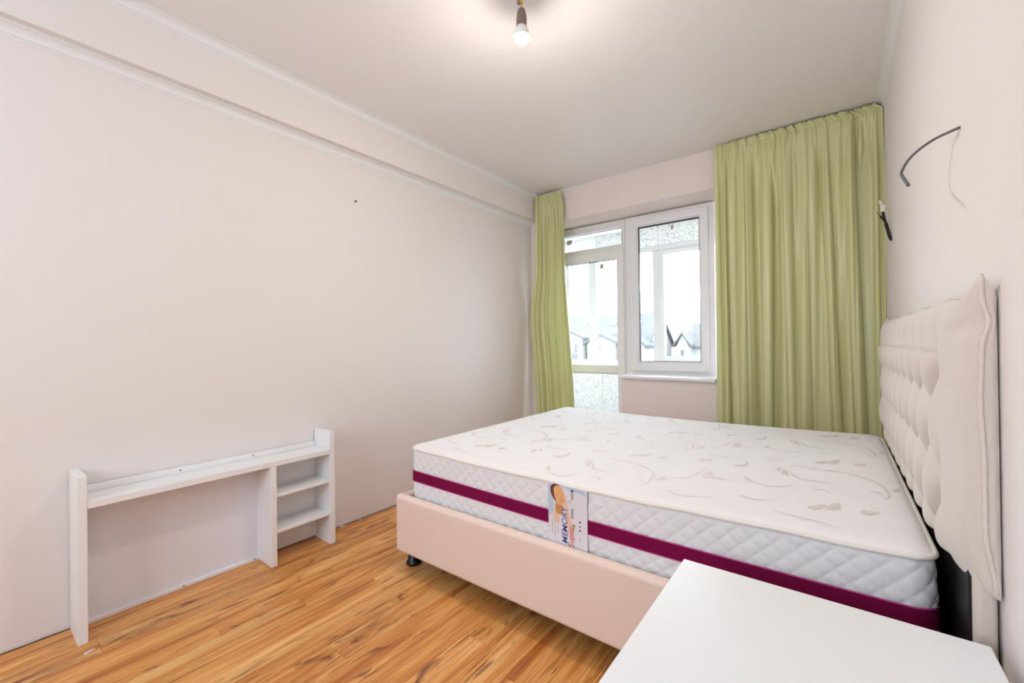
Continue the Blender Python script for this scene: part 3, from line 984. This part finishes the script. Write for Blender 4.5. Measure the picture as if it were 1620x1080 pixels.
# printed product label on the side
LX0, LX1, LZ0, LZ1 = 1.606, 1.777, .360, .598
YL = MY0 - .0105
lab = obj('label', MB().box(LX0, LX1, YL, YL + .002, LZ0, LZ1), PAPER, mt_, .0006, 1)
lab['label'] = 'printed paper label reading MEMORY Super'
LW, LH = LX1 - LX0, LZ1 - LZ0
lay = [0]


def pr(name, poly, m_, layer=1, smooth_n=0):
    if smooth_n:
        sp = spline([(p[0], p[1], 0) for p in poly + [poly[0]]], smooth_n)
        poly = [(p.x, p.y) for p in sp[:-1]]
    pts = [(LX0 + p[0] * LW, LZ0 + p[1] * LH) for p in poly]
    y = YL - .00018 * layer
    mb = MB().prism(pts, 1, y - .00005, y)
    return obj(name, mb, m_, lab)


# background wash, then the portrait
pr('print', [(.0, .45), (.16, .55), (.14, .80), (.10, .99), (.0, .99)], P_PALEB, 1)
pr('print', [(.30, .99), (.92, .99), (.98, .90), (.70, .93), (.40, .96)], P_PALEB, 1)
pr('hair', [(.06, .94), (.14, .995), (.30, .99), (.30, .86), (.27, .76), (.19, .73), (.12, .78), (.07, .85)], P_HAIR, 2.6, 40)
pr('face', [(.15, .93), (.24, .985), (.36, .96), (.42, .86), (.46, .76), (.40, .70), (.33, .665), (.24, .71), (.17, .80)], P_SKIN, 3, 44)
pr('neck', [(.20, .76), (.25, .68), (.36, .70), (.40, .56), (.30, .52), (.20, .56)], P_SHADE, 2.3, 30)
pr('shoulder', [(.14, .56), (.22, .60), (.30, .52), (.29, .36), (.24, .36), (.17, .40), (.12, .48)], P_SKIN2, 1.4, 34)
pr('arm', [(.40, .87), (.46, .82), (.54, .62), (.60, .46), (.64, .30), (.62, .14), (.52, .22), (.50, .36), (.46, .50), (.42, .66), (.44, .76)], P_SKIN2, 1.8, 50)
pr('sleeve', [(.60, .40), (.70, .42), (.66, .30), (.64, .16), (.60, .18)], P_OLIVE, 1.2, 24)
pr('eye', [(.205, .835), (.25, .823), (.285, .838), (.25, .830)], P_HAIR, 4)
pr('eye', [(.345, .868), (.38, .860), (.41, .880), (.38, .868)], P_HAIR, 4)
pr('nose', [(.315, .800), (.345, .792), (.36, .805), (.34, .812)], P_SHADE, 4)
pr('lips', [(.30, .748), (.345, .738), (.39, .760), (.345, .765)], P_LIPS, 4)
pr('logo_bar', [(.56, .78), (.575, .78), (.575, .735), (.56, .735)], P_BLK, 2)
pr('print', [(.60, .96), (.66, .96), (.66, .80), (.60, .80)], P_GREY, 1)
pr('print', [(.60, .66), (.66, .66), (.66, .50), (.60, .50)], P_GREY, 1)
for cz, rr in ((.475, .026), (.405, .02), (.345, .024)):
    pr('symbol', [(.82 + rr * math.cos(a * PI / 4), cz + rr * .66 * math.sin(a * PI / 4)) for a in range(8)], P_BLK, 2)
pr('symbol', [(.81, .22), (.825, .22), (.825, .16), (.81, .16)], P_GREY, 2)


def lettering(txt, size, x, z, m_, shear=0.0, ext=.0001, layer=5):
    cu = bpy.data.curves.new('lettering', 'FONT')
    cu.body = txt; cu.size = size; cu.shear = shear; cu.extrude = ext; cu.offset = size * .012
    cu.resolution_u = 3
    tmp = bpy.data.objects.new('lettering_tmp', cu)
    me = bpy.data.meshes.new_from_object(tmp)
    bpy.data.objects.remove(tmp); bpy.data.curves.remove(cu)
    me.materials.append(m_)
    o = bpy.data.objects.new('lettering', me)
    COL.objects.link(o)
    o.parent = lab
    o.rotation_euler = (PI / 2, -PI / 2, 0)
    o.location = Vector((LX0 + x * LW, YL - .00018 * layer, LZ0 + z * LH)) - wloc(lab)
    return o


lettering('MEMORY', .034, .50, .07, P_BLUE, .15)
lettering('Super', .034, .66, .03, P_PINK, .2, layer=6)
# fine script lines, too small to read in the photograph
for xx, z0, z1 in ((.10, .18, .42), (.17, .14, .42), (.24, .20, .34)):
    pr('print', [(xx, z0), (xx + .012, z0), (xx + .012, z1), (xx, z1)], P_GREY, 2)

# ------------------------------------------------------------------ shelf unit against the left wall
hx0, hx1, hy0, hy1 = 0.004, 0.178, 0.274, 1.336
T = .030
hut = empty('shelf_unit', (hx1 / 2, (hy0 + hy1) / 2, 0)); tag(hut, 'low white wall shelf unit with open bay and two small shelves', 'shelf unit')
BV = .0025
obj('side_panel', MB().box(hx0, hx1, hy0, hy0 + T, 0, .652), WHITE, hut, BV)
obj('side_panel', MB().box(hx0, hx1, hy1 - T, hy1, 0, .652), WHITE, hut, BV)
obj('divider', MB().box(hx0, hx1, .982, .982 + T, 0, .521), WHITE, hut, BV)
obj('top_shelf', MB().box(hx0 + .001, hx1 - .001, hy0 + T, hy1 - T, .521, .550), WHITE, hut, BV)
ur = obj('upper_rail', MB().box(hx0, hx0 + .016, hy0 + T, hy1 - T, .550, .578), WHITE, hut, BV)
lr_ = obj('lower_rail', MB().box(hx0 + .006, hx0 + .020, hy0 + T, .982, 0.0, .016), WHITE, hut, .0015)
for z0 in (.355, .166):
    obj('shelf', MB().box(hx0 + .008, hx1 - .006, 1.012, hy1 - T, z0, z0 + .017), WHITE, hut, BV)
obj('back_panel', MB().box(hx0 + .002, hx0 + .007, hy0 + T, .982, .012, .521), HARDB, hut)
obj('back_panel', MB().box(hx0 + .002, hx0 + .008, 1.012, hy1 - T, .012, .521), WHITE, hut)
def screw(x, y, z, par):
    obj('screw', MB().tube([(x - .002, y, z), (x + .0012, y, z)], .0042, 10), SCREW, par)
for y in (.642, .961): screw(hx0 + .016, y, .565, ur)
for y in (.650, .962): screw(hx0 + .020, y, .0095, lr_)

# ------------------------------------------------------------------ nightstand in the foreground
nx0, nx1, ny0, ny1, nz = 2.178, 2.752, .62, 1.215, .55
ns = empty('nightstand', ((nx0 + nx1) / 2, (ny0 + ny1) / 2, 0)); tag(ns, 'plain white square topped bedside cabinet in front of the bed', 'cabinet')
obj('top', MB().box(nx0, nx1, ny0, ny1, nz - .022, nz), WHITETOP, ns, .003, 3)
obj('body', MB().box(nx0 + .012, nx1 - .012, ny0 + .012, ny1 - .012, .06, nz - .022), WHITE, ns, .002)
obj('plinth', MB().box(nx0 + .03, nx1 - .03, ny0 + .03, ny1 - .03, 0, .06), WHITE, ns, .002)
for z0 in (.075, .305):
    d = obj('drawer', MB().box(nx0 - .004, nx0 + .012, ny0 + .02, ny1 - .02, z0, z0 + .215), WHITE, ns, .002)
    obj('knob', MB().tube([(nx0 - .004, .92, z0 + .11), (nx0 - .016, .92, z0 + .11), (nx0 - .024, .92, z0 + .11)], [.006, .007, .013], 12), SCREW, d)

# ------------------------------------------------------------------ hanging bulb
bx, by = 1.462, 1.48
lamp = empty('pendant_bulb', (bx, by, 2.40)); tag(lamp, 'bare lit bulb in a brown socket hanging from ceiling wires', 'lamp')
bz = 2.452
neck = obj('bulb_neck', MB().lathe([(0.0, .092), (.0135, .092), (.0145, .080), (.0150, .070)], (bx, by, bz), 20), BULBN, lamp)
pf = []
for k in range(17):
    a = -PI / 2 + k / 16 * PI * .44
    pf.append((max(.0001, .034 * math.cos(a)), .034 + .034 * math.sin(a)))
obj('bulb', MB().lathe(pf, (bx, by, bz - .012), 28), BULBM, lamp)
obj('bulb_collar', MB().lathe([pf[-1], (.0325, .047), (.029, .056), (.022, .070), (.0150, .082)], (bx, by, bz - .012), 28), BULBN, lamp)
so = obj('socket', MB().lathe([(.0215, .050), (.0225, .052), (.0225, .080), (.0205, .100), (.0150, .122), (.006, .130), (0, .131)], (bx, by, bz + .012), 24), SOCKET, lamp)
obj('socket_liner', MB().lathe([(.0215, .050), (.0195, .055), (.0195, .085), (0, .086)], (bx, by, bz + .012), 20), SOCKET, lamp)
obj('wire', MB().tube([(bx, by, bz + .138), (bx + .001, by, bz + .155), (bx - .001, by, bz + .19), (bx, by, ZC)], .0022, 6), SOCKET, lamp)
obj('terminal_block', MB().box(bx - .020, bx - .008, by - .006, by + .006, bz + .165, bz + .19), BROWNB, lamp, .001)
obj('earth_wire', MB().tube(spline([(bx + .002, by, bz + .150), (bx + .010, by - .004, bz + .163), (bx - .004, by - .003, bz + .172), (bx + .012, by + .003, bz + .182), (bx - .002, by + .002, bz + .196), (bx + .004, by, ZC)], 30), .0030, 7), YELLOWW, lamp)

# ------------------------------------------------------------------ loose wiring on the right wall and small leftovers
c1 = spline([(2.782, 1.561, 1.689), (2.765, 1.569, 1.686), (2.742, 1.633, 1.696), (2.716, 1.661, 1.686), (2.696, 1.686, 1.671), (2.682, 1.686, 1.645), (2.678, 1.674, 1.628), (2.677, 1.61, 1.596), (2.677, 1.524, 1.553)], 40)
tag(obj('cable', MB().tube(c1, [.0036] * 30 + [.0042] * 10, 9), CABLE, base=(2.78, 1.549, 1.685)), 'grey cable curving out of the wall high above the headboard', 'cable', 'loose cables on the right wall')
cb = empty('cable', (2.78, 3.226, 1.712)); tag(cb, 'short black cable with a cream connector hanging near the curtain', 'cable', 'loose cables on the right wall')
obj('sheath', MB().tube(spline([(2.782, 3.226, 1.712), (2.772, 3.215, 1.722), (2.766, 3.26, 1.775), (2.757, 3.25, 1.815)], 16), [.010] * 4 + [.0085] * 12, 9), CABLEB, cb)
obj('sheath', MB().tube(spline([(2.757, 3.25, 1.815), (2.752, 3.28, 1.855), (2.747, 3.29, 1.895)], 10), .0068, 8), CABLEB, cb)
obj('sheath', MB().tube(spline([(2.757, 3.25, 1.815), (2.742, 3.22, 1.835), (2.730, 3.20, 1.848)], 10), .0050, 8), CABLEB, cb)
cn = obj('connector', MB().box(2.736, 2.756, 3.27, 3.295, 1.888, 1.930), CONN, cb, .003)
obj('connector_pin', MB().tube([(2.742, 3.28, 1.93), (2.736, 3.29, 1.958)], [.008, .006], 8), CONN, cn)
obj('strand', MB().tube([(2.730, 3.20, 1.848), (2.716, 3.19, 1.872)], .0022, 6), GREENW, cb)

nl = empty('wall_hook', (0.0, 1.598, 2.10)); tag(nl, 'tiny dark hook in the left wall below the moulding', 'hook')
obj('shank', MB().tube([(-.004, 1.598, 2.102), (.014, 1.598, 2.106)], .0042, 8), SCREW, nl)
obj('tip', MB().tube([(.014, 1.598, 2.106), (.018, 1.596, 2.100)], [.0045, .006], 8), GASKET, nl)


def crumb(x, y, sx, sy, sz, label, seed, rot=0.0):
    rg = random.Random(seed)
    bm = bmesh.new(); bmesh.ops.create_icosphere(bm, subdivisions=2, radius=1)
    for v in bm.verts:
        k = 1 + rg.uniform(-.22, .22)
        v.co = Vector((v.co.x * sx * k, v.co.y * sy * k, max(-.3, v.co.z) * sz * k + sz * .3))
    me = bpy.data.meshes.new('plaster_crumb'); bm.to_mesh(me); bm.free()
    me.materials.append(PLASTER)
    o = bpy.data.objects.new('plaster_crumb', me); COL.objects.link(o)
    o.location = (x, y, 0.0005); o.rotation_euler = (0, 0, rot)
    return tag(o, label, 'crumb', 'plaster crumbs left on the floor')


crumb(.252, .296, .006, .020, .003, 'white plaster flake on the floor in front of the shelf unit', 1, .25)
crumb(.016, 1.475, .007, .012, .006, 'larger plaster crumb by the wall just past the shelf unit', 2)
crumb(.014, 1.60, .005, .009, .005, 'small plaster crumb by the wall near the foot of the bed', 3)
